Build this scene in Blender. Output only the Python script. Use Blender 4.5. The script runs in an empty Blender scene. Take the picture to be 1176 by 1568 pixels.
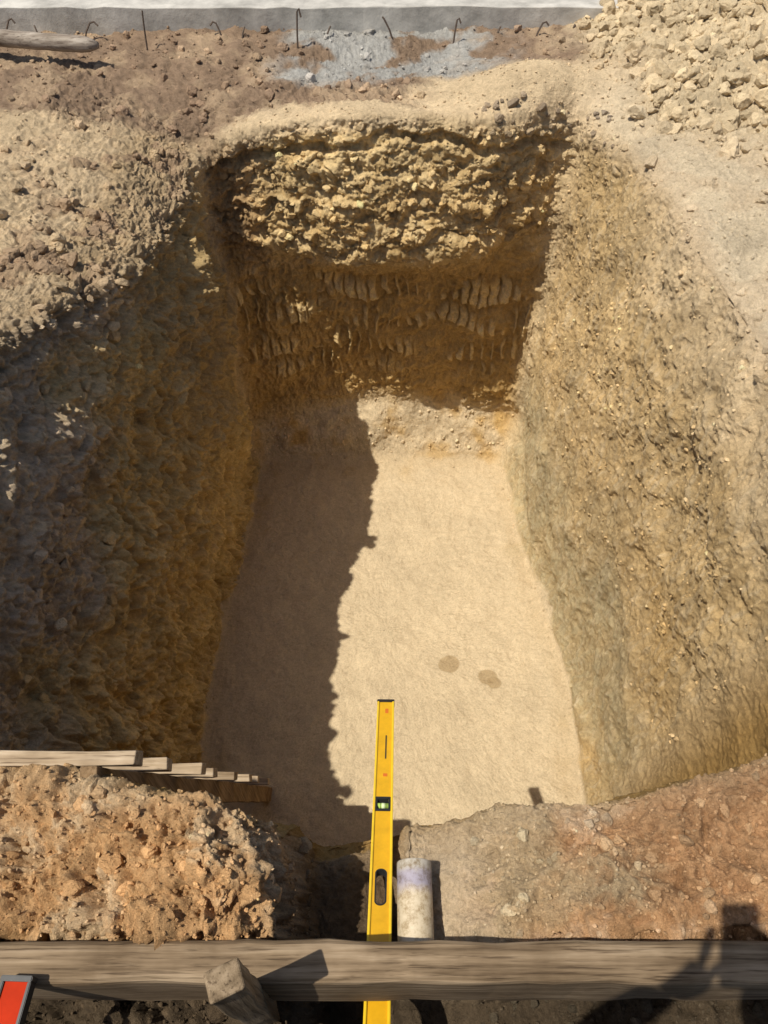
import bpy, bmesh, math, time
import numpy as np
from mathutils import Vector, Matrix, Euler
T0=time.time()
rng=np.random.default_rng(7)
scene=bpy.context.scene

# ------------------------------------------------------------------ noise
def _h(ix,iy,iz,seed):
    h=(ix.astype(np.uint32)*np.uint32(374761393)+iy.astype(np.uint32)*np.uint32(668265263)
       +iz.astype(np.uint32)*np.uint32(2147483647)+np.uint32(seed*144665+13))
    h=(h^(h>>np.uint32(13)))*np.uint32(1274126177)
    h=(h^(h>>np.uint32(16)))*np.uint32(2246822519)
    return h^(h>>np.uint32(15))
GR=np.array([[1,1,0],[-1,1,0],[1,-1,0],[-1,-1,0],[1,0,1],[-1,0,1],[1,0,-1],[-1,0,-1],
             [0,1,1],[0,-1,1],[0,1,-1],[0,-1,-1],[1,1,0],[-1,1,0],[0,-1,1],[0,-1,-1]],dtype=np.float32)
def perlin(p,seed=0):
    f0=np.floor(p); i=f0.astype(np.int64); f=(p-f0).astype(np.float32)
    u=f*f*f*(f*(f*6-15)+10)
    out=0
    for dx in (0,1):
        wx=u[:,0] if dx else 1-u[:,0]
        for dy in (0,1):
            wy=u[:,1] if dy else 1-u[:,1]
            for dz in (0,1):
                wz=u[:,2] if dz else 1-u[:,2]
                g=GR[_h(i[:,0]+dx,i[:,1]+dy,i[:,2]+dz,seed)&np.uint32(15)]
                out=out+wx*wy*wz*(g[:,0]*(f[:,0]-dx)+g[:,1]*(f[:,1]-dy)+g[:,2]*(f[:,2]-dz))
    return out
def fbm(p,oct=4,seed=0,gain=.5,ridge=False):
    a=1.;s=0;q=np.asarray(p,dtype=np.float64)+seed*7.31
    for k in range(oct):
        n=perlin(q,seed+k)
        if ridge: n=1-2*np.abs(n)-.5
        s=s+a*n; a*=gain; q=q*2.03+11.7
    return s
def facet(p,seed=0):
    """broken-lump noise: every cell is a randomly tilted, randomly raised facet. returns (height, random, edge)"""
    f0=np.floor(p); i=f0.astype(np.int64); f=(p-f0).astype(np.float32)
    n=len(p); F1=np.full(n,9,np.float32);F2=np.full(n,9,np.float32);R=np.zeros(n,np.uint32)
    VX=np.zeros(n,np.float32);VY=VX.copy();VZ=VX.copy()
    for dx in (-1,0,1):
        for dy in (-1,0,1):
            for dz in (-1,0,1):
                h=_h(i[:,0]+dx,i[:,1]+dy,i[:,2]+dz,seed)
                a=dx+(h&np.uint32(1023)).astype(np.float32)/1023-f[:,0]
                b=dy+((h>>np.uint32(10))&np.uint32(1023)).astype(np.float32)/1023-f[:,1]
                c=dz+((h>>np.uint32(20))&np.uint32(1023)).astype(np.float32)/1023-f[:,2]
                d=a*a+b*b+c*c
                m=d<F1
                F2=np.where(m,F1,np.minimum(F2,d))
                R=np.where(m,h,R); VX=np.where(m,a,VX);VY=np.where(m,b,VY);VZ=np.where(m,c,VZ)
                F1=np.where(m,d,F1)
    def r(k,s): 
        return ((((R*np.uint32(s))>>np.uint32(k))&np.uint32(255)).astype(np.float32)/127.5-1)
    tilt=VX*r(7,2654435761)+VY*r(9,2246822519)+VZ*r(11,3266489917)
    rr=(r(5,668265263)+1)/2
    e=np.sqrt(F2)-np.sqrt(F1)
    return (rr-.5)*.9+tilt*.9-.35*F1, rr, e
def ss(a,b,x):
    t=np.clip((x-a)/(b-a),0,1); return t*t*(3-2*t)
def gs(x,y,cx,cy,sx,sy): return np.exp(-((x-cx)/sx)**2-((y-cy)/sy)**2)

# ------------------------------------------------------------------ terrain control net
Bx=np.array([(-1.0,.95),(-.55,.9),(-.2,.88),(.05,.88),(.35,.9),(.75,.95),(1.02,1.05),
 (1.09,1.5),(1.11,2.1),(1.02,2.7),(.94,3.3),(.88,3.93),(.55,3.97),(.2,3.98),(-.2,3.97),(-.6,3.97),(-.92,3.93),
 (-.96,3.3),(-1.02,2.6),(-1.05,2.0),(-1.02,1.45)])
d=1.0
Nn=np.array([(-d,-d),(0,-1),(0,-1),(0,-1),(0,-1),(0,-1),(d,-d),(1,0),(1,0),(1,0),(1,0),(d,d),(0,1),(0,1),(0,1),(0,1),(-d,d),
 (-1,0),(-1,0),(-1,0),(-1,0)])
#        0    1    2    3    4    5    6    7    8    9    10   11   12   13   14   15   16   17   18   19   20
offC=[.05,.08,.08,.08,.08,.08,.05,.05,.05,.06,.05,.10,.19,.22,.22,.17,.07,.03,.03,.04,.04]
offD=[.08,.15,.15,.15,.15,.15,.10,.08,.06,.07,.08,.10,.15,.17,.17,.14,.05,.0,.0,.03,.06]
offE=[.12,.20,.20,.20,.20,.20,.14,.10,.08,.10,.13,.14,.08,.08,.07,.08,.03,-.01,.02,.09,.13]
offF=[.15,.24,.24,.24,.24,.24,.16,.11,.10,.12,.16,.13,-.09,-.11,-.12,.0,.05,.0,.05,.16,.22]
offG=[.18,.29,.29,.27,.29,.29,.2,.14,.12,.15,.19,.13,-.05,-.07,-.08,.02,.05,.02,.10,.25,.31]
offH=[.22,.34,.35,.31,.33,.34,.25,.2,.18,.22,.30,.14,.02,.01,.01,.05,.06,.07,.17,.38,.44]
zB=[-2.5]*21
zC=[-2.3]*7+[-2.3,-2.3,-2.33,-2.3]+[-2.2,-2.12,-2.10,-2.10,-2.18]+[-2.25]+[-2.35]*4
zD=[-1.6]*21
zE=[-.95]*21
zF=[-.72]*11+[-.72,-.68,-.74,-.80,-.74,-.75]+[-.75]*4
zG=[-.3]*11+[-.32,-.3,-.3,-.3,-.35,-.5,-.52,-.42,-.32,-.3]
zH=[0,0,0,0,0,0,.0,0,0,0,-.04,-.1,-.03,0,-.0,-.06,-.20,-.26,-.12,0,0]
def ring(off,z): 
    off=np.array(off)[:,None]; return np.c_[Bx+Nn*off,np.array(z)]
H=np.array(offH); z0=np.array(zH)
ctr=np.array([0,2.45])
A=np.c_[ctr+(Bx-ctr)*.002,zB]
rings=[A,ring(np.zeros(21),zB),ring(offC,zC),ring(offD,zD),ring(offE,zE),ring(offF,zF),ring(offG,zG),ring(H,z0),
 ring(H+.25,z0*.45),ring(H+.8,z0*0),ring(H+2.5,z0*0),ring(H+60,z0*0)]
rows=[170,46,85,100,44,76,66,84,84,130,24]
def cr_closed(P,counts):
    out=[];n=len(P)
    for i in range(n):
        p0,p1,p2,p3=P[i-1],P[i],P[(i+1)%n],P[(i+2)%n]
        t=(np.arange(counts[i])/counts[i])[:,None]
        c=.5*((2*p1)+(-p0+p2)*t+(2*p0-5*p1+4*p2-p3)*t*t+(-p0+3*p1-3*p2+p3)*t**3)
        l=p1+(p2-p1)*t
        out.append(.75*c+.25*l)
    return np.concatenate(out)
Hr=rings[7]
counts=[]
for i in range(21):
    L=np.linalg.norm(Hr[(i+1)%21]-Hr[i]); sp=.0032 if i<=5 else (.0052 if 11<=i<=15 else .0058)
    counts.append(int(math.ceil(L/sp)))
S=np.concatenate([i+np.arange(c)/c for i,c in enumerate(counts)])
R=[cr_closed(r,counts) for r in rings]
NC=len(S)
G=[];V=[]
for k,nr in enumerate(rows):
    for j in range(nr):
        t=j/nr
        tt=t**2.5 if k==10 else t
        G.append(R[k]*(1-tt)+R[k+1]*tt); V.append(k+t)
G.append(R[-1]);V.append(11.)
G=np.array(G);V=np.array(V);NR=len(V)
for _ in range(3):
    K=5; pad=np.concatenate([np.repeat(G[:1],K,0),G,np.repeat(G[-1:],K,0)])
    cs=np.cumsum(np.concatenate([np.zeros((1,NC,3)),pad]),0)
    sm=(cs[2*K+1:]-cs[:-2*K-1])/(2*K+1)
    w=((V>.3)&(V<9.9))[:,None,None]
    G=np.where(w,sm,G)
vv=np.repeat(V,NC); st=np.tile(S,NR)
P=G.reshape(-1,3).copy()
X,Y=P[:,0],P[:,1]
out=ss(6.6,7.4,vv)
near=ss(1.3,.9,Y)*ss(5.2,7.0,vv)
prof=np.interp(X,[-3,-.8,-.6,-.5,-.36,-.26,-.20,-.155,0.0,.030,.055,.11,.16,.3,.45,.6,.85,3],
               [-.05,-.02,.02,.06,.09,.07,-.05,-.35,-.37,-.35,-.225,-.225,-.19,-.12,-.05,.0,.05,.0])
P[:,2]+=near*prof
P[:,2]-=ss(.30,.22,Y)*ss(-.15,-.05,Y)*.22*near
P[:,2]+=out*(.38*gs(X,Y,2.35,4.7,.95,1.1)+.15*gs(X,Y,.80,4.28,.36,.20)+.10*gs(X,Y,2.2,2.6,.8,1.2)
   +.06*gs(X,Y,-2.2,2.7,.9,1.0)-.04*gs(X,Y,-.2,4.6,.6,.25))

def side(a,b,e=.35): return ss(a-e,a+e,st)*ss(b+e,b-e,st)
right=side(6.5,11.0); back=side(11.1,16.0,.2); left=ss(15.9,16.4,st)
nearS=ss(6.8,6.2,st)
wall=ss(1.0,1.5,vv)*ss(7.5,6.8,vv)
floor=ss(1.25,.9,vv)

def gridnormals(P):
    g=P.reshape(NR,NC,3)
    du=np.roll(g,-1,1)-np.roll(g,1,1)
    dv=np.gradient(g,axis=0)
    n=np.cross(dv,du); n/=np.maximum(np.linalg.norm(n,axis=2,keepdims=True),1e-12)
    return n.reshape(-1,3)
N=gridnormals(P); N[vv<.1]=(0,0,1)
act=vv<10.3
Pa=P[act]; n=len(Pa)
def on(f): 
    r=np.zeros(len(P)); r[act]=f; return r
q=Pa
warp=np.c_[fbm(q*7,3,41),fbm(q*7,3,42),fbm(q*7,3,43)]*.055
big=on(fbm(q*2.1,3,1)); mid=on(fbm(q*8.5,4,5)); fine=on(fbm(q*38,3,9))
rid=on(fbm((q+warp)*np.array([13,13,4.]),4,14,ridge=True))
stk=on(fbm((q+warp*.5)*np.array([34,34,9.]),3,19))
rgh=on(fbm((q+warp*.4)*21,4,24,gain=.62,ridge=True))
grit=on(fbm(q*120,2,29))
a_,b_,c_=facet((q+warp)*np.array([7.,7.,12.]),3); f1=on(a_); f1e=on(ss(0,.22,c_)); f1r=on(b_)
a_,b_,c_=facet((q+warp*.6)*24,8); f2=on(a_); f2e=on(ss(0,.25,c_)); f2r=on(b_)
zone=on(fbm(q*1.3,3,60)); zone2=on(fbm(q*4.5,3,66))
print("noise",time.time()-T0)
Z=P[:,2]
bulge=back*ss(4.75,5.2,vv)*ss(7.1,6.75,vv)
lowback=back*ss(5.0,4.7,vv)*ss(1.9,2.3,vv)
bank=back*ss(1.0,1.2,vv)*ss(2.35,1.9,vv)
leftw=left*wall; rightw=right*wall
leftup=leftw*ss(-1.0,-.4,Z+zone2*.3+.3*(2.3-Y))
rimL=left*ss(6.3,7.0,vv)*ss(9.4,8.3,vv)
sandlip=out*ss(.05,.35,X+zone2*.12)*ss(1.45,1.15,X+zone2*.1)*ss(4.65,4.45,Y+.1*zone2)*ss(3.6,3.8,Y)
sandlip=np.maximum(sandlip,ss(6.7,6.95,vv)*ss(-.95,-.75,X)*ss(.35,.1,X)*ss(4.20,4.08,Y+.15*zone2)*ss(3.6,3.8,Y)*.9)
rubble=out*ss(1.0,1.35,X+.15*zone2)*ss(3.3,3.9,Y+.25*zone2+.55*(X-1.4))*ss(2.5,2.9,Y)
rubble=rubble*(1-sandlip)
smoothR=out*right*(1-rubble)*(1-ss(.95,.8,Y))
nearL=out*ss(-.1,-.25,X)*ss(1.,.8,Y); nearR=out*ss(.12,.3,X)*ss(1.1,.9,Y)
backg=out*ss(3.95,4.15,Y)*(1-sandlip)*(1-rubble)
cement=backg*ss(-.68,-.5,X+zone2*.1)*ss(.85,.45,X+zone2*.3)*ss(4.35,4.6,Y+zone2*.1)
leftg=out*ss(-.8,-1.0,X)*ss(.9,1.2,Y)*ss(4.2,4.0,Y)
dusty=leftg*ss(-1.30,-1.55,X+zone2*.2)*ss(1.9,2.4,Y)

D=np.zeros(len(P))
D+=big*(.05*wall*(1-.7*bulge)+.035*leftw+.035*out+.010*floor)
D+=mid*(.034*bulge+.018*lowback+.030*leftw+.014*rightw+.014*bank+.018*out*(1-.6*sandlip)*(1-.4*smoothR)+.018*nearL+.014*nearR+.010*floor)
D+=fine*(.007*wall*(1-.3*rightw)*(1-.7*bank)+.006*out*(1-.8*sandlip)+.0024*floor)
clump=ss(-.15,.25,zone2+.5*zone)
lowb=ss(6.9,5.9,vv)
D+=f1*f1e*(.044*bulge*(.30+.70*lowb)+.030*rimL*(1-.6*dusty)*clump+.040*leftup*clump+.040*rubble+.050*nearL+.020*nearR+.014*backg+.008*lowback)
D+=f2*f2e*(.012*bulge+.014*rimL*(1-.5*dusty)*clump+.009*leftup+.026*rubble+.028*nearL+.015*nearR+.013*backg*(1-.6*cement)+.006*leftg
      +.010*rightw*ss(-1.7,-.7,Z+zone2*.6)*ss(-.2,.25,zone2)+.006*lowback+.005*leftw+.004*bank)
D+=rgh*(.008*bulge+.008*rimL+.008*leftup+.010*rubble+.013*nearL+.010*nearR+.009*backg*(1-.4*cement)+.003*rightw*ss(-1.9,-.9,Z)
       +.005*leftg+.005*lowback+.005*bank+.003*smoothR+.004*leftw)
D+=rid*(.044*leftw*(1-.6*leftup)+.008*rightw+.010*lowback)
D+=stk*(.013*leftw*(1-.5*leftup)+.008*rightw+.009*lowback)
D+=grit*(.0028*wall*(1-.8*bank)+.0034*out*(1-.5*sandlip)+.0008*floor+.001*bank)
# compacted crust overhanging the crumbly face: lip and the crack under it
vz=vv+.20*zone2+.10*zone
crk=back*ss(6.50,6.58,vz)*ss(6.74,6.67,vz)*ss(-.35,.0,zone+.8*mid+.1)
lip=back*ss(6.70,6.76,vz)*ss(7.3,7.0,vv)
D+=.014*lip-.040*crk
# excavator teeth marks on the recessed part of the far wall
zz=Z+.06*zone2+.04*np.sin(X*3)
rowi=np.floor(zz/.235); fr=zz/.235-rowi
xx=X+rowi*.437+.03*zone2+.02*fr
wv=.5+.35*np.sin(X*7+rowi*5)
g=np.abs(((xx/.070)%1)-.5)*2
prs=ss(-.10,.10,on(fbm(q*np.array([2.6,.1,4.2])+5,2,91))+.12)
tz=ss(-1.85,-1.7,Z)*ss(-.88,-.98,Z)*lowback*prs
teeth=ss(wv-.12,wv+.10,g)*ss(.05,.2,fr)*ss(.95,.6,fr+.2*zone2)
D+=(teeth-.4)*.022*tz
D+=floor*.003*on(fbm(q*np.array([4,18,5.])+warp[:, :1]*20,3,77,ridge=True))
fade=ss(10.3,9.8,vv)
P+=N*(D*fade)[:,None]
print("disp",time.time()-T0)

# ------------------------------------------------------------------ colours
def C(*c): return np.array(c)[None,:]
def mix(a,b,m): 
    m=np.clip(m,0,1)[:,None]; return a*(1-m)+b*m
sand=C(.66,.53,.345)
z_=P[:,2]+.10*zone2
ochreD=C(.36,.225,.08); straw=C(.68,.505,.26); olive=C(.48,.395,.235)
col=np.repeat(sand,len(P),0)
rw=mix(np.repeat(olive,len(P),0),C(.55,.395,.20),ss(-2.3,-1.5,z_+.5*zone-.22*(Y-1.6)))
rw=mix(rw,C(.50,.335,.145),ss(-.1,.35,zone)*ss(2.6,1.6,Y)*.8)
rw=mix(rw,C(.64,.52,.34),ss(.1,.4,stk)*.40)
rw=mix(rw,C(.42,.28,.12),ss(.15,-.25,rid-.2)*.32)
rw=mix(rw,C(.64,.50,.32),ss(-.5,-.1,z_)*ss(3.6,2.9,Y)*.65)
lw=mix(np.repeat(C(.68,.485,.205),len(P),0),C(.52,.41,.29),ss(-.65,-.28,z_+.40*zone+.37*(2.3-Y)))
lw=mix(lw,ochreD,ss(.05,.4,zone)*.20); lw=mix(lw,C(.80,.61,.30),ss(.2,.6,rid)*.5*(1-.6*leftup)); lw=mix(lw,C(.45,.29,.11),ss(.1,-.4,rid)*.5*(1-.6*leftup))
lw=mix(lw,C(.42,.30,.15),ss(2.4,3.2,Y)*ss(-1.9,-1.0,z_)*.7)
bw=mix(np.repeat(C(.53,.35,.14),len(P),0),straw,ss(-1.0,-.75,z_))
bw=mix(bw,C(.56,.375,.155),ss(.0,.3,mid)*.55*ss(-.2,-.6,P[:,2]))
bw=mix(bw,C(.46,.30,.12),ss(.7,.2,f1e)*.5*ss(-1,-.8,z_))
bw=mix(bw,C(.34,.22,.11),ss(-.60,-.74,X+.1*zone2)*ss(-1.1,-.7,z_)*.85)  # shade of the back-left corner painted into the wall colour
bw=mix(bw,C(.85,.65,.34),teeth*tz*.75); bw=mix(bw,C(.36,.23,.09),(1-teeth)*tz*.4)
wallm=ss(-2.485,-2.44,P[:,2]+.06*zone2)*ss(.8,1.0,vv)
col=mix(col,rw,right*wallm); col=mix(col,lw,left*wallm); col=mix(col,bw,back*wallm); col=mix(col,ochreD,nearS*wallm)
col=mix(col,sand*1.05,bank*ss(.35,.0,zone2*.5+.0)*.97)
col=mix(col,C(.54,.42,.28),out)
col=mix(col,C(.50,.37,.22),leftg*(1-dusty)); col=mix(col,C(.58,.445,.28),leftg*dusty)
col=mix(col,C(.35,.245,.155),leftg*ss(.0,.25,zone2)*(1-.7*dusty))
col=mix(col,C(.26,.18,.12),backg*.95); col=mix(col,C(.40,.295,.19),backg*ss(.0,.3,zone2)*.6)
col=mix(col,C(.36,.355,.33),cement*.95*ss(-.5,-.1,zone2))
col=mix(col,C(.58,.465,.30),rubble)
col=mix(col,C(.64,.495,.31),sandlip)
col=mix(col,C(.63,.52,.36),smoothR*ss(6.9,7.3,vv)); col=mix(col,C(.50,.39,.26),smoothR*ss(.0,.3,zone2)*.6)
nl=mix(np.repeat(C(.60,.36,.17),len(P),0),C(.60,.43,.255),ss(-.1,.3,zone2+.3*fine)); nl=mix(nl,C(.42,.23,.10),ss(.05,-.3,rgh)*.4)
nr=mix(np.repeat(C(.50,.29,.145),len(P),0),C(.50,.37,.22),ss(.50,.25,X+.35*zone2)); nr=mix(nr,C(.48,.395,.275),ss(.50,.58,Y+.1*zone2-.06*ss(.3,.8,X))*.6)
nr=mix(nr,C(.36,.19,.09),ss(.0,-.35,rgh+zone2*.5)*.5*ss(.3,.5,X)); nr=mix(nr,C(.56,.39,.25),ss(.1,.4,zone2+fine*.4)*.5)
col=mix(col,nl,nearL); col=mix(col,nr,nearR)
col=mix(col,C(.14,.095,.055),out*ss(1,.8,Y)*ss(-.23,-.16,X)*ss(.05,.02,X)); col=mix(col,C(.09,.065,.04),out*ss(.28,.22,Y))  # last mix: shadow under and before the beam put into the soil colour
col=mix(col,C(.58,.47,.32),ss(5.25,5.35,Y))
nf=1-.6*floor
col*= (1+(.20*zone2+.14*fine+.10*zone+.12*grit)*nf)[:,None]
col*=(1+.22*(f2r-.5)*(bulge*.7+rubble+nearL+backg*.7+rimL*.6+nearR)+.10*(f1r-.5)*(bulge+leftup+rimL))[:,None]
for (cx,cy,rx,ry) in ((.412,2.21,.056,.055),(.63,2.13,.062,.06),(.665,2.09,.045,.04)):
    dd=np.sqrt(((X-cx)/rx)**2+((Y-cy)/ry)**2)+.35*zone2+.15*mid
    m=floor*ss(1.08,.88,dd)
    col=mix(col,C(.42,.305,.165),m*.8)
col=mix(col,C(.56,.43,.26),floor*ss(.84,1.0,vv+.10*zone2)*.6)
col=np.clip(col,.02,.85)

def new_mesh(name,verts,faces_idx,k,color=None,mat=None,smooth=True):
    me=bpy.data.meshes.new(name)
    me.vertices.add(len(verts)); me.vertices.foreach_set("co",np.ascontiguousarray(verts,dtype=np.float32).ravel())
    nf=len(faces_idx); me.loops.add(nf*k); me.loops.foreach_set("vertex_index",np.ascontiguousarray(faces_idx,dtype=np.int32).ravel())
    me.polygons.add(nf); me.polygons.foreach_set("loop_start",np.arange(0,nf*k,k,dtype=np.int32))
    me.polygons.foreach_set("use_smooth",np.full(nf,smooth))
    me.update(calc_edges=True)
    if color is not None:
        ca=me.color_attributes.new("Col",'FLOAT_COLOR','POINT')
        ca.data.foreach_set("color",np.c_[color,np.ones(len(color))].astype(np.float32).ravel())
    ob=bpy.data.objects.new(name,me); scene.collection.objects.link(ob)
    if mat: me.materials.append(mat)
    return ob

# ------------------------------------------------------------------ materials
def nmat(name):
    m=bpy.data.materials.new(name); m.use_nodes=True; nt=m.node_tree
    b=nt.nodes["Principled BSDF"]; return m,nt,b
def noise(nt,vec,scale,detail=4,rough=.6):
    n_=nt.nodes.new("ShaderNodeTexNoise"); n_.inputs["Scale"].default_value=scale
    n_.inputs["Detail"].default_value=detail; n_.inputs["Roughness"].default_value=rough
    nt.links.new(vec,n_.inputs["Vector"]); return n_.outputs["Fac"]
def ramp(nt,fac,stops):
    r=nt.nodes.new("ShaderNodeValToRGB"); e=r.color_ramp.elements
    while len(e)<len(stops): e.new(.5)
    for el,(p_,c_) in zip(e,stops): el.position=p_; el.color=(*c_,1)
    nt.links.new(fac,r.inputs[0]); return r.outputs[0]
def soil_mat(name,b1=.006,b2=.002,amp=.45):
    m,nt,b=nmat(name)
    tc=nt.nodes.new("ShaderNodeTexCoord").outputs["Object"]
    at=nt.nodes.new("ShaderNodeAttribute"); at.attribute_name="Col"
    n1=noise(nt,tc,90,5,.7); n2=noise(nt,tc,330,3,.7); n3=noise(nt,tc,22,5,.6)
    r=ramp(nt,n1,[(.25,(1-amp,)*3),(.5,(1,1,1)),(.78,(1+amp*.7,)*3)])
    r2=ramp(nt,n2,[(.3,(.82,.81,.79)),(.6,(1.07,1.07,1.07))])
    r3=ramp(nt,n3,[(.3,(.93,.92,.91)),(.7,(1.06,1.06,1.06))])
    last=at.outputs["Color"]
    for x in (r,r2,r3):
        mx=nt.nodes.new("ShaderNodeMix"); mx.data_type='RGBA'; mx.blend_type='MULTIPLY'; mx.clamp_result=False
        mx.inputs["Factor"].default_value=1
        nt.links.new(last,mx.inputs["A"]); nt.links.new(x,mx.inputs["B"]); last=mx.outputs["Result"]
    nt.links.new(last,b.inputs["Base Color"])
    bp=nt.nodes.new("ShaderNodeBump"); bp.inputs["Distance"].default_value=b1; bp.inputs["Strength"].default_value=1
    nt.links.new(n1,bp.inputs["Height"])
    bq=nt.nodes.new("ShaderNodeBump"); bq.inputs["Distance"].default_value=b2; bq.inputs["Strength"].default_value=1
    nt.links.new(n2,bq.inputs["Height"]); nt.links.new(bp.outputs[0],bq.inputs["Normal"])
    nt.links.new(bq.outputs[0],b.inputs["Normal"])
    b.inputs["Roughness"].default_value=.95; b.inputs["Specular IOR Level"].default_value=.12
    return m
soil=soil_mat("excavated_soil",b1=.010,b2=.004,amp=.24)
clodm=soil_mat("clod_soil",b1=.008,b2=.0035,amp=.24)
def wood_mat(name,c1,c2,c3,axis=0,sc=1.0):
    m,nt,b=nmat(name)
    tc=nt.nodes.new("ShaderNodeTexCoord").outputs["Object"]
    mp=nt.nodes.new("ShaderNodeMapping"); s=[60*sc]*3; s[axis]=2.2*sc; mp.inputs["Scale"].default_value=s
    nt.links.new(tc,mp.inputs["Vector"]); v=mp.outputs[0]
    n1=noise(nt,v,1.0,6,.65); n2=noise(nt,tc,5,4,.6); n3=noise(nt,v,3.2,3,.6)
    r=ramp(nt,n1,[(.28,c1),(.5,c2),(.72,c3)])
    r2=ramp(nt,n2,[(.3,(.55,.50,.44)),(.65,(1.1,1.08,1.05))])
    r3=ramp(nt,n3,[(.33,(.45,.42,.4)),(.45,(1,1,1))])
    last=r
    for x in (r2,r3):
        mx=nt.nodes.new("ShaderNodeMix"); mx.data_type='RGBA'; mx.blend_type='MULTIPLY'; mx.inputs["Factor"].default_value=1
        nt.links.new(last,mx.inputs["A"]); nt.links.new(x,mx.inputs["B"]); last=mx.outputs["Result"]
    nt.links.new(last,b.inputs["Base Color"])
    bp=nt.nodes.new("ShaderNodeBump"); bp.inputs["Distance"].default_value=.003; bp.inputs["Strength"].default_value=.8
    nt.links.new(n1,bp.inputs["Height"]); nt.links.new(bp.outputs[0],b.inputs["Normal"])
    b.inputs["Roughness"].default_value=.85; b.inputs["Specular IOR Level"].default_value=.2
    return m
wood_grey=wood_mat("weathered_wood",(.08,.052,.028),(.22,.16,.10),(.36,.28,.19),0)
wood_brown=wood_mat("brown_wood_z",(.12,.075,.04),(.26,.175,.095),(.36,.26,.16),2)
wood_pale=wood_mat("pale_batten",(.22,.16,.10),(.40,.31,.21),(.52,.43,.32),0)
def plain(name,c,rough=.5,spec=.5,metal=0,var=.2,scale=30,bump=0):
    m,nt,b=nmat(name); tc=nt.nodes.new("ShaderNodeTexCoord").outputs["Object"]
    n1=noise(nt,tc,scale,5,.65)
    lo=tuple(x*(1-var) for x in c); hi=tuple(min(1,x*(1+var)) for x in c)
    nt.links.new(ramp(nt,n1,[(.3,lo),(.7,hi)]),b.inputs["Base Color"])
    b.inputs["Roughness"].default_value=rough; b.inputs["Specular IOR Level"].default_value=spec; b.inputs["Metallic"].default_value=metal
    if bump:
        bp=nt.nodes.new("ShaderNodeBump"); bp.inputs["Distance"].default_value=bump; nt.links.new(n1,bp.inputs["Height"]); nt.links.new(bp.outputs[0],b.inputs["Normal"])
    return m

idx=np.arange(NR*NC).reshape(NR,NC); i2=np.roll(idx,-1,1)
F=np.stack([idx[:-1],idx[1:],i2[1:],i2[:-1]],-1).reshape(-1,4)
ground=new_mesh("ground",P,F,4,col,soil)
print("mesh",NR,NC,time.time()-T0)

# ------------------------------------------------------------------ clods
N2=gridnormals(P)
def ico(sub):
    bm=bmesh.new(); bmesh.ops.create_icosphere(bm,subdivisions=sub,radius=1)
    v=np.array([x.co[:] for x in bm.verts]); f=np.array([[y.index for y in x.verts] for x in bm.faces]); bm.free(); return v,f
def variants(sub,nv,seed):
    v,f=ico(sub); r=np.random.default_rng(seed); out=[]
    for k in range(nv):
        w=v*(1+.28*fbm(v*1.3+k*9.1,3,k)[:,None])
        for _ in range(9):
            nn=r.normal(size=3); nn/=np.linalg.norm(nn); dd=r.uniform(.5,.85)
            e=w@nn-dd; w=w-np.where(e>0,e,0)[:,None]*nn*.93
        w=w*(1+.14*fbm(v*5+k*3.3,2,k+30)[:,None])
        out.append(w)
    return out,f
def area():
    g=P.reshape(NR,NC,3); du=np.roll(g,-1,1)-g; dv=np.gradient(g,axis=0)
    return np.linalg.norm(np.cross(du,dv),axis=2).ravel()
AR=area()*(vv<10.0)*(np.abs(X)<3.2)*(Y>.1)*(Y<6.2)
nrm_=(np.abs(X)<1.15)*(Y>.15)
pos=[];siz=[];cl=[]
def scatter(mask,count,s0,s1,tint=(1,1,1),power=2.5,sink=.25,var=.18):
    w=np.clip(mask,0,None)*AR; w/=w.sum()
    c=np.searchsorted(np.cumsum(w),rng.random(count)).clip(0,len(P)-1)
    s=s0+(s1-s0)*rng.random(count)**power
    p=P[c]+rng.normal(size=(count,3))*.002
    p=p+N2[c]*(s*(1-2*sink)*.5)[:,None]
    pos.append(p);siz.append(s);cl.append(np.clip(col[c]*np.array(tint)*rng.uniform(1-var,1+var,(count,1)),0,.8))
scatter(rimL*(1-.7*dusty)*clump,650,.006,.045,power=3.5)
scatter(leftg*(1-.6*dusty)*ss(.0,.3,zone2+.2),500,.006,.035,power=3.5)
scatter(leftg,2200,.002,.010,power=2.5)
scatter(rubble,2600,.010,.062,(1.03,1.02,1.0),2.4)
scatter(rubble,3500,.003,.014)
scatter(backg*(1-.5*cement),1100,.005,.034,(1.25,1.22,1.2),3.5)
scatter(backg,3000,.002,.010,(1.2,1.2,1.2))
scatter(nearL*nrm_,420,.004,.022,(1.02,1.0,.98),3,.45,.2)
scatter(nearL*nrm_,8000,.001,.006,(1.04,1.02,1.0),3,var=.28)
scatter(nearR*nrm_,6500,.001,.0055,(1.1,1.15,1.2),2.5,var=.3,sink=.4)
scatter(nearR*nrm_,420,.004,.017,(1.12,1.22,1.30),3,.5,.3)
scatter(smoothR,2400,.002,.010)
scatter(smoothR*ss(.1,.4,zone2),160,.01,.04)
scatter(bulge,450,.006,.032,power=3,sink=.4)
scatter(bulge,2000,.002,.008,sink=.4)
scatter(rightw*ss(-1.9,-1.0,Z),3000,.002,.012,(1.15,1.15,1.15),3.5,.5,.3)
scatter(leftup,400,.004,.035,power=3,sink=.5)
scatter(bank+wall*ss(1.4,1.0,vv)*.6,450,.002,.016,(1.1,1.1,1.1),3)
scatter(floor,250,.002,.005,power=3)
scatter(floor*ss(.90,1.0,vv),350,.002,.012,power=3)
scatter(sandlip,700,.002,.010,power=3)
scatter(out*ss(3.7,3.9,Y)*ss(.4,.6,X)*ss(1.25,1.0,X)*ss(4.15,4.05,Y),40,.012,.038,(.55,.55,.6))
pos=np.concatenate(pos);siz=np.concatenate(siz);cl=np.concatenate(cl)
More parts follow.
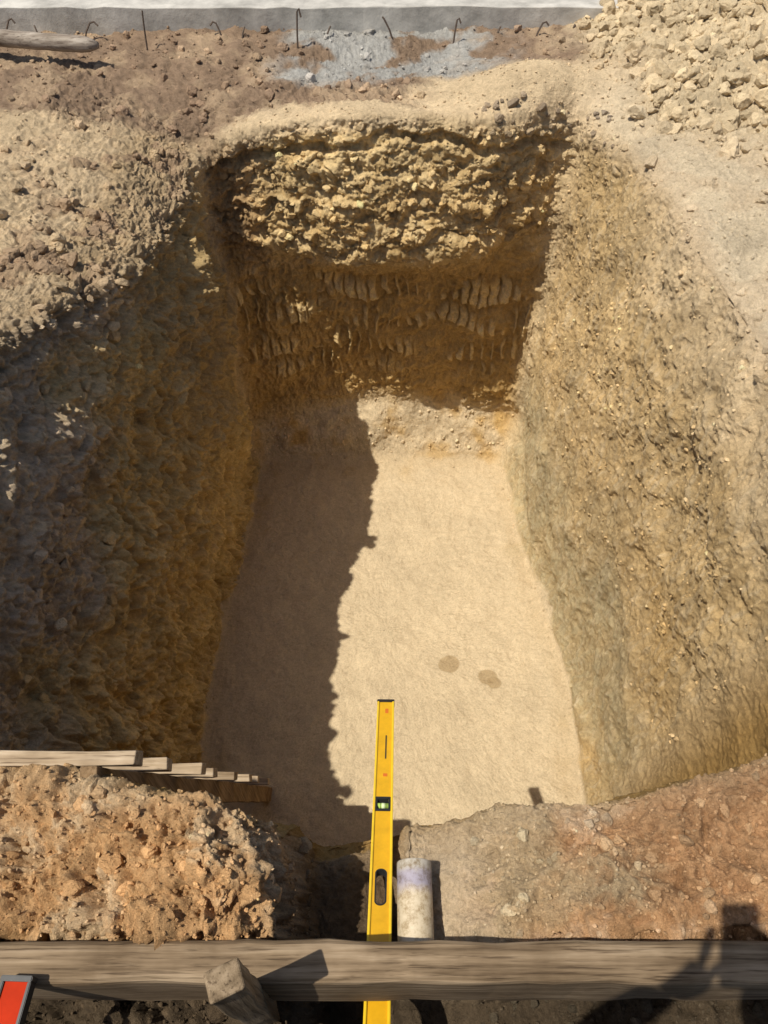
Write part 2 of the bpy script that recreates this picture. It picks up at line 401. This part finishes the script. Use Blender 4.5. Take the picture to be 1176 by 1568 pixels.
def build_clods(name,sel,sub,nv,seed):
    vs,f=variants(sub,nv,seed); p=pos[sel];s=siz[sel];c=cl[sel];m=len(p)
    qn=rng.normal(size=(m,4)); qn/=np.linalg.norm(qn,axis=1,keepdims=True)
    w,x,y,z=qn.T
    Rm=np.stack([1-2*(y*y+z*z),2*(x*y-z*w),2*(x*z+y*w),2*(x*y+z*w),1-2*(x*x+z*z),2*(y*z-x*w),2*(x*z-y*w),2*(y*z+x*w),1-2*(x*x+y*y)],-1).reshape(m,3,3)
    base=np.array(vs)[rng.integers(0,nv,m)]*rng.uniform(.7,1.15,(m,1,3))
    V_=np.einsum('mij,mkj->mki',Rm,base)*s[:,None,None]
    V_[:,:,2]*=.85
    V_+=p[:,None,:]
    nvx=V_.shape[1]
    Fc=(f[None]+(np.arange(m)*nvx)[:,None,None]).reshape(-1,3)
    return new_mesh(name,V_.reshape(-1,3),Fc,3,np.repeat(c,nvx,0),clodm,smooth=False)
build_clods("soil_clods",siz>=.009,3,14,1)
build_clods("soil_pebbles",siz<.009,2,10,2)
print("clods",len(siz),time.time()-T0)

# ------------------------------------------------------------------ box helper
def boards(name,parts,mat,bev=.003,sub=.06,wob=.002,seed=0):
    bm=bmesh.new()
    for (sx,sy,sz),M in parts:
        b=bmesh.new(); bmesh.ops.create_cube(b,size=1)
        for v in b.verts: v.co=Vector((v.co.x*sx,v.co.y*sy,v.co.z*sz))
        bmesh.ops.bevel(b,geom=b.edges[:],offset=bev,segments=3,affect='EDGES',profile=.5)
        ax=max(range(3),key=lambda i:(sx,sy,sz)[i]); L=(sx,sy,sz)[ax]; nrm=[0,0,0]; nrm[ax]=1
        k=int(L/sub)
        for i in range(1,k):
            co=[0,0,0]; co[ax]=-L/2+L*i/k
            bmesh.ops.bisect_plane(b,geom=b.verts[:]+b.edges[:]+b.faces[:],plane_co=co,plane_no=nrm)
        co=np.array([v.co[:] for v in b.verts])+seed*3.7+len(bm.verts)*.37
        d_=np.c_[fbm(co*9,3,seed),fbm(co*9,3,seed+1),fbm(co*9,3,seed+2)]*wob*2
        for v,dd in zip(b.verts,d_): v.co+=Vector(dd); v.co=M@v.co
        t=bpy.data.meshes.new("t"); b.to_mesh(t); b.free(); bm.from_mesh(t); bpy.data.meshes.remove(t)
    me=bpy.data.meshes.new(name); bm.to_mesh(me); bm.free(); me.materials.append(mat)
    ob=bpy.data.objects.new(name,me); scene.collection.objects.link(ob)
    for p_ in me.polygons: p_.use_smooth=False
    return ob
TM=Matrix.Translation
boards("timber_beam",[((4.4,.068,.23),TM((0,.234,-.035)))],wood_grey,.018,.05,.0025,3)
boards("wooden_stake",[((.054,.046,.84),TM((-.237,.178,-.09))@Matrix.Rotation(.35,4,'Z')@Matrix.Rotation(.02,4,'X'))],wood_mat("stake_wood",(.10,.07,.04),(.24,.18,.115),(.36,.28,.19),2),.005,.05,.003,5)

# ------------------------------------------------------------------ ladder
lt=Vector((0,.575,-.005)); lb=Vector((0,1.42,-2.5)); dr=(lb-lt); LL=dr.length; dr.normalize()
xa=Vector((1,0,0)); ya=dr.cross(xa).normalized()
if ya.y<0: ya=-ya
def lm(x,s,yo):
    o=lt+dr*s+ya*yo; M=Matrix.Identity(4)
    zc=-dr; yc=zc.cross(xa)
    for i in range(3):
        M[i][0]=xa[i]; M[i][1]=yc[i]; M[i][2]=zc[i]; M[i][3]=o[i]
    M[0][3]=x; return M
lad=bpy.data.objects.new("wooden_ladder",None); scene.collection.objects.link(lad)
r_=boards("rails",[((.036,.075,LL+.04),lm(-.635,LL/2,0)),((.036,.075,LL+.04),lm(-1.12,LL/2,0))],wood_brown,.003,.1,.003,8)
ru=boards("rungs",[((.64,.032,.055),lm(-.875+rng.normal()*.006,.03+.30*k,.056)@Matrix.Rotation(rng.normal()*.014,4,'Y')) for k in range(8)],wood_pale,.003,.1,.003,9)
for o in (r_,ru): o.parent=lad

# ------------------------------------------------------------------ kerb, ties, pole
conc=plain("kerb_concrete",(.42,.40,.36),.9,.2,0,.30,6,.008)
boards("concrete_kerb",[((7.2,.22,.30),TM((-1.45,5.33,-.015)))],conc,.006,.12,.006,11)
def tube(bm,pts,r,seg=6):
    pts=[Vector(p_) for p_ in pts]; prev=None
    for i,p_ in enumerate(pts):
        t=(pts[min(i+1,len(pts)-1)]-pts[max(i-1,0)]).normalized()
        a=t.orthogonal().normalized() if prev is None else (prev-t*prev.dot(t)).normalized()
        prev=a; b=t.cross(a)
        rr=r[i] if isinstance(r,(list,tuple)) else r
        ringv=[bm.verts.new(p_+(a*math.cos(2*math.pi*k/seg)+b*math.sin(2*math.pi*k/seg))*rr) for k in range(seg)]
        if i: 
            for k in range(seg): bm.faces.new((old[k],old[(k+1)%seg],ringv[(k+1)%seg],ringv[k]))
        else: bm.faces.new(ringv[::-1])
        old=ringv
    bm.faces.new(old)
bm=bmesh.new()
def px2x(u,D=4.55): return (u-588)/1132*D
for u,h_,y0,lean,hook in ((15,.10,5.10,.05,.03),(62,.05,5.14,-.02,0),(135,.09,5.08,.06,.04),(238,.19,4.93,.01,0),(345,.09,5.08,-.04,-.03),(372,.05,5.12,.02,0),
      (461,.21,4.90,.012,.02),(500,.06,5.1,.03,0),(603,.12,5.06,-.07,0),(692,.12,5.04,.02,.02),(757,.05,5.12,.03,0),(815,.09,5.08,.05,.03),(868,.07,5.1,.04,-.02)):
    x=px2x(u)
    pts=[(x-.002,y0-.01,-.08),(x,y0,-.01),(x+lean*.4,y0+.015,h_*.5),(x+lean*.85,y0+.03,h_*.92)]
    if hook: pts+=[(x+lean*.95+hook*.5,y0+.03,h_),(x+lean+hook,y0+.02,h_*.80)]
    else: pts.append((x+lean,y0+.035,h_))
    tube(bm,pts,.0055)
me=bpy.data.meshes.new("rebar_ties"); bm.to_mesh(me); bm.free(); ob=bpy.data.objects.new("rebar_ties",me); scene.collection.objects.link(ob)
me.materials.append(plain("rusty_wire",(.11,.08,.06),.7,.4,.4,.3,80))
bm=bmesh.new(); pts=[];rr=[]
for i in range(30):
    t=i/29; pts.append((-3.1+1.5*t,4.93-.28*t+.01*math.sin(t*7),.13-.02*t)); rr.append(.046*(1-.10*t)*(1-(.55*max(0,(t-.93)/.07)**2))*(1+.03*math.sin(i*2.1)))
tube(bm,pts,rr,14)
for f_ in bm.faces: f_.smooth=True
me=bpy.data.meshes.new("wooden_pole"); bm.to_mesh(me); bm.free(); ob=bpy.data.objects.new("wooden_pole",me); scene.collection.objects.link(ob)
me.materials.append(wood_mat("pole_wood",(.14,.11,.09),(.28,.24,.20),(.42,.38,.33),0))

# ------------------------------------------------------------------ PVC pipe
pvc,nt,b=nmat("pvc_white")
tc=nt.nodes.new("ShaderNodeTexCoord").outputs["Object"]; sx=nt.nodes.new("ShaderNodeSeparateXYZ"); nt.links.new(tc,sx.inputs[0])
ns=noise(nt,tc,40,4,.6); ad=nt.nodes.new("ShaderNodeMath"); ad.operation='MULTIPLY_ADD'; nt.links.new(ns,ad.inputs[0]); ad.inputs[1].default_value=.03; nt.links.new(sx.outputs[1],ad.inputs[2])
rp=ramp(nt,ad.outputs[0],[(.0,(.56,.47,.33)),(.405,(.58,.49,.35)),(.43,(.34,.31,.38)),(.452,(.37,.34,.40)),(.462,(.47,.43,.37)),(.5,(.52,.48,.40))])
r2=ramp(nt,noise(nt,tc,50,6,.75),[(.32,(.42,.33,.20)),(.52,(.92,.90,.86)),(.7,(1.05,1.05,1.05))])
mx=nt.nodes.new("ShaderNodeMix"); mx.data_type='RGBA'; mx.blend_type='MULTIPLY'; mx.inputs["Factor"].default_value=1
nt.links.new(rp,mx.inputs["A"]); nt.links.new(r2,mx.inputs["B"]); nt.links.new(mx.outputs["Result"],b.inputs["Base Color"]); b.inputs["Roughness"].default_value=.5
bm=bmesh.new(); segs=40; ro=.0385; ri=.0335
def circ(y,r): return [bm.verts.new((.067+r*math.cos(2*math.pi*k/segs),y,-.172+(y-.46)*-.02+r*math.sin(2*math.pi*k/segs))) for k in range(segs)]
prev=circ(.25,ri)
for y,r in ((.461,ri),(.463,ri+.001),(.463,ro-.001),(.461,ro),(.40,ro),(.30,ro),(.215,ro)):
    c=circ(y,r)
    for k in range(segs): 
        f_=bm.faces.new((prev[k],prev[(k+1)%segs],c[(k+1)%segs],c[k])); f_.smooth=True
    prev=c
bmesh.ops.recalc_face_normals(bm,faces=bm.faces[:])
me=bpy.data.meshes.new("pvc_pipe"); bm.to_mesh(me); bm.free(); ob=bpy.data.objects.new("pvc_pipe",me); scene.collection.objects.link(ob); me.materials.append(pvc)

# ------------------------------------------------------------------ spirit levels
black=plain("black_plastic",(.02,.02,.02),.4,.5,0,.3,60)
yellow=plain("yellow_enamel",(.66,.36,.010),.42,.5,0,.12,25)
yellow2=plain("yellow_edge",(.78,.53,.025),.4,.5,0,.10,25)
red=plain("red_enamel",(.40,.025,.004),.7,.1,0,.15,20)
vialm,nt,b=nmat("vial_acrylic"); b.inputs["Base Color"].default_value=(.35,.50,.10,1); b.inputs["Roughness"].default_value=.12
glass_w=plain("bubble",(.60,.70,.40),.1,.6,0,.02)
def cube_obj(name,size,loc,mat,bev=.001):
    b=bmesh.new(); bmesh.ops.create_cube(b,size=1)
    for v in b.verts: v.co=Vector((v.co.x*size[0]+loc[0],v.co.y*size[1]+loc[1],v.co.z*size[2]+loc[2]))
    if bev: bmesh.ops.bevel(b,geom=b.edges[:],offset=bev,segments=2,affect='EDGES')
    me=bpy.data.meshes.new(name); b.to_mesh(me); b.free(); me.materials.append(mat)
    o=bpy.data.objects.new(name,me); scene.collection.objects.link(o); return o
def cut(o,cutters):
    for c in cutters:
        m=o.modifiers.new("b",'BOOLEAN'); m.operation='DIFFERENCE'; m.solver='EXACT'; m.object=c
    dg=bpy.context.evaluated_depsgraph_get(); me=bpy.data.meshes.new_from_object(o.evaluated_get(dg)); o.modifiers.clear(); o.data=me
    for c in cutters: bpy.data.objects.remove(c)
def capsule(L,w,y,h=.1):
    b=bmesh.new(); vs=[]
    for k in range(24):
        a=2*math.pi*k/24; cy=(L/2-w/2)*(1 if math.sin(a)>=0 else -1)
        vs.append(b.verts.new((w/2*math.cos(a),y+cy+w/2*math.sin(a),-h)))
    f=b.faces.new(vs); r=bmesh.ops.extrude_face_region(b,geom=[f])
    for g_ in r['geom']:
        if isinstance(g_,bmesh.types.BMVert): g_.co.z=h
    bmesh.ops.recalc_face_normals(b,faces=b.faces[:])
    me=bpy.data.meshes.new("c"); b.to_mesh(me); b.free(); o=bpy.data.objects.new("c",me); scene.collection.objects.link(o); return o
def level(name,L,main,edge,holes,vials):
    e=bpy.data.objects.new(name,None); scene.collection.objects.link(e); parts=[]
    web=cube_obj("web",(.042,L-.012,.016),(0,0,0),main,.0)
    cut(web,[capsule(a,w,y) for y,a,w in holes]); parts.append(web)
    parts.append(cube_obj("left_flange",(.006,L-.012,.025),(-.0235,0,0),edge,.0012))
    parts.append(cube_obj("right_flange",(.006,L-.012,.025),(.0235,0,0),edge,.0012))
    for s in (1,-1): parts.append(cube_obj("end_cap",(.055,.009,.028),(0,s*(L/2-.002),0),black,.0015))
    for y,a,w_ in holes[-1:]:
        b=bmesh.new(); vs=[]
        for k in range(24):
            an=2*math.pi*k/24; cy=(a/2-w_/2)*(1 if math.sin(an)>=0 else -1)
            o1=Vector(((w_/2)*math.cos(an),y+cy+(w_/2)*math.sin(an),0)); o2=Vector(((w_/2-.003)*math.cos(an),y+cy+(w_/2-.003)*math.sin(an),0))
            vs.append([b.verts.new(o1+Vector((0,0,z)) if q_==0 else o2+Vector((0,0,z))) for q_,z in ((0,-.0095),(0,.0095),(1,.0095),(1,-.0095))])
        for k in range(24):
            for j in range(4): b.faces.new((vs[k][j],vs[(k+1)%24][j],vs[(k+1)%24][(j+1)%4],vs[k][(j+1)%4]))
        bmesh.ops.recalc_face_normals(b,faces=b.faces[:])
        me=bpy.data.meshes.new("grip"); b.to_mesh(me); b.free(); me.materials.append(black); o=bpy.data.objects.new("grip",me); scene.collection.objects.link(o); parts.append(o)
    for y in vials:
        parts.append(cube_obj("vial_frame_a",(.040,.008,.021),(0,y+.021,0),black,.001))
        parts.append(cube_obj("vial_frame_b",(.040,.008,.021),(0,y-.021,0),black,.001))
        parts.append(cube_obj("vial_frame_c",(.006,.033,.021),(-.0175,y,0),black,.001))
        parts.append(cube_obj("vial_frame_d",(.006,.033,.021),(.0175,y,0),black,.001))
        parts.append(cube_obj("vial_back",(.029,.034,.003),(0,y,-.008),black,0))
        for nm,r,l,m_,xo in (("vial",.0075,.029,vialm,0),("bubble",.0079,.009,glass_w,.001),("line",.0080,.0012,black,-.006),("line",.0080,.0012,black,.008)):
            b=bmesh.new(); bmesh.ops.create_cone(b,cap_ends=True,segments=20,radius1=r,radius2=r,depth=l,matrix=TM((xo,y,.001))@Matrix.Rotation(math.pi/2,4,'Y'))
            for f_ in b.faces: f_.smooth=True
            me=bpy.data.meshes.new(nm); b.to_mesh(me); b.free(); me.materials.append(m_); o=bpy.data.objects.new(nm,me); scene.collection.objects.link(o); parts.append(o)
    for p_ in parts: p_.parent=e
    return e
L=1.06
yv=L/2-.438; yh=L/2-.6945
e=level("spirit_level",L,yellow,yellow2,[(yv,.05,.034),(yh,.10,.028)],[yv])
lab=plain("label_orange",(.60,.15,.02),.4,.5,0,.05)
for (y,w,h_,m_) in ((L/2-.05,.010,.022,lab),(L/2-.215,.004,.10,black),(L/2-.33,.012,.012,lab)):
    o=cube_obj("label",(w,h_,.0168),(.004,y,0),m_,0); o.parent=e
top=Vector((.006,1.05,-.60)); dirv=Vector((-.02,-.888,.459)).normalized()
c=top+dirv*(L/2)
yax=-dirv; xax=Vector((1,0,0)); zax=xax.cross(yax).normalized(); xax=yax.cross(zax).normalized()
M=Matrix.Identity(4)
for i in range(3): M[i][0]=xax[i];M[i][1]=yax[i];M[i][2]=zax[i];M[i][3]=c[i]
e.matrix_world=M
e2=level("red_spirit_level",.6,red,black,[(.2,.06,.03)],[0])
e2.matrix_world=TM((-.640,-.095,.100))@Matrix.Rotation(-.03,4,'Z')

# ------------------------------------------------------------------ photographer (stands behind the lens; throws the shadow at lower right)
def skinned(name,verts,edges,radii,mat,sub=2):
    me=bpy.data.meshes.new(name); me.from_pydata(verts,edges,[]); o=bpy.data.objects.new(name,me); scene.collection.objects.link(o)
    o.modifiers.new("s",'SKIN'); 
    for i,r in enumerate(radii):
        rr=r if isinstance(r,tuple) else (r,r); me.skin_vertices[0].data[i].radius=rr; 
    me.skin_vertices[0].data[0].use_root=True
    s=o.modifiers.new("ss",'SUBSURF'); s.levels=sub; s.render_levels=sub; me.materials.append(mat); return o
ph=bpy.data.objects.new("photographer",None); scene.collection.objects.link(ph)
skinm=plain("skin",(.48,.28,.19),.5,.4,0,.06,20); shirt=plain("shirt_cloth",(.10,.14,.22),.9,.2,0,.15,60); jeans=plain("trousers_cloth",(.05,.06,.09),.9,.2,0,.2,60); hair=plain("hair",(.04,.03,.02),.8,.3,0,.3,90)
torso=skinned("torso",[(0,-.42,.98),(0,-.39,1.15),(0,-.33,1.34),(0,-.27,1.47),(0,-.235,1.55),(-.17,-.27,1.43),(.17,-.27,1.43),(-.25,-.18,1.22),(.25,-.18,1.22),(-.11,-.11,1.44),(.11,-.11,1.44)],
 [(0,1),(1,2),(2,3),(3,4),(3,5),(3,6),(5,7),(6,8),(7,9),(8,10)],[(.17,.12),(.15,.11),(.17,.12),(.12,.09),(.055,.055),.07,.07,.048,.048,.034,.034],shirt)
legs=skinned("legs",[(0,-.42,.96),(-.10,-.43,.88),(.10,-.43,.88),(-.12,-.38,.50),(.12,-.38,.50),(-.13,-.44,.09),(.13,-.44,.09)],[(0,1),(0,2),(1,3),(2,4),(3,5),(4,6)],[(.15,.12),.10,.10,.068,.068,.045,.045],jeans)
boots=skinned("boots",[(-.13,-.46,.06),(-.13,-.36,.045),(-.13,-.25,.04)],[(0,1),(1,2)],[.052,.048,.038],black); boots2=skinned("boots_r",[(.13,-.46,.06),(.13,-.36,.045),(.13,-.25,.04)],[(0,1),(1,2)],[.052,.048,.038],black)
head=skinned("head",[(0,-.22,1.56),(0,-.20,1.62),(0,-.175,1.70),(0,-.17,1.755)],[(0,1),(1,2),(2,3)],[.05,(.066,.07),(.078,.095),(.06,.075)],skinm)
hairo=skinned("hair_cap",[(0,-.20,1.70),(0,-.185,1.755),(0,-.165,1.785)],[(0,1),(1,2)],[(.082,.092),(.08,.098),(.05,.06)],hair)
nose=skinned("nose",[(0,-.10,1.675),(0,-.085,1.655)],[(0,1)],[.010,.014],skinm)
kids=[torso,legs,boots,boots2,head,hairo,nose]
for s in (-1,1):
    kids.append(skinned("palm",[(s*.11,-.115,1.445),(s*.080,-.105,1.50),(s*.062,-.085,1.54)],[(0,1),(1,2)],[(.026,.02),(.030,.018),(.028,.015)],skinm))
    for k in range(4):
        dz=.014*k; kids.append(skinned("finger_%d"%(k+1),[(s*.062,-.085+dz*.6,1.525+dz),(s*.052,-.062+dz*.6,1.520+dz),(s*.034,-.052+dz*.6,1.522+dz)],[(0,1),(1,2)],[.009,.0085,.0075],skinm,1))
    kids.append(skinned("thumb",[(s*.065,-.105,1.525),(s*.05,-.09,1.555),(s*.034,-.082,1.57)],[(0,1),(1,2)],[.011,.010,.009],skinm,1))
phn=cube_obj("phone",(.076,.155,.009),(0,0,0),black,.004)
phn.matrix_world=TM((0,-.056,1.570))@Matrix.Rotation(math.radians(40),4,'X'); kids.append(phn)
for o in kids: o.parent=ph

# ------------------------------------------------------------------ camera, light
cam=bpy.data.cameras.new("camera"); co=bpy.data.objects.new("camera",cam); scene.collection.objects.link(co)
co.location=(0,0,1.6); co.rotation_euler=(math.radians(40),0,0)
cam.sensor_fit='VERTICAL'; cam.sensor_height=36; cam.lens=26; cam.clip_start=.01; cam.clip_end=500
scene.camera=co
sd=Vector((-.43,-.21,1)).normalized()
sun=bpy.data.lights.new("sun",'SUN'); sun.energy=5.0; sun.angle=math.radians(.5); sun.color=(1,.94,.83)
so=bpy.data.objects.new("sun",sun); scene.collection.objects.link(so); so.rotation_euler=sd.to_track_quat('Z','Y').to_euler(); so.location=(-4,-2,9)
w=bpy.data.worlds.new("World"); scene.world=w; w.use_nodes=True; nt=w.node_tree
sky=nt.nodes.new("ShaderNodeTexSky"); sky.sky_type='NISHITA'; sky.sun_disc=False; sky.dust_density=2.0
sky.sun_elevation=math.asin(sd.z); sky.sun_rotation=math.atan2(sd.x,sd.y)
bg=nt.nodes["Background"]; bg.inputs[1].default_value=.095; nt.links.new(sky.outputs[0],bg.inputs[0])
scene.view_settings.view_transform='Standard'; scene.view_settings.look='None'; scene.view_settings.exposure=0
print("done",time.time()-T0)
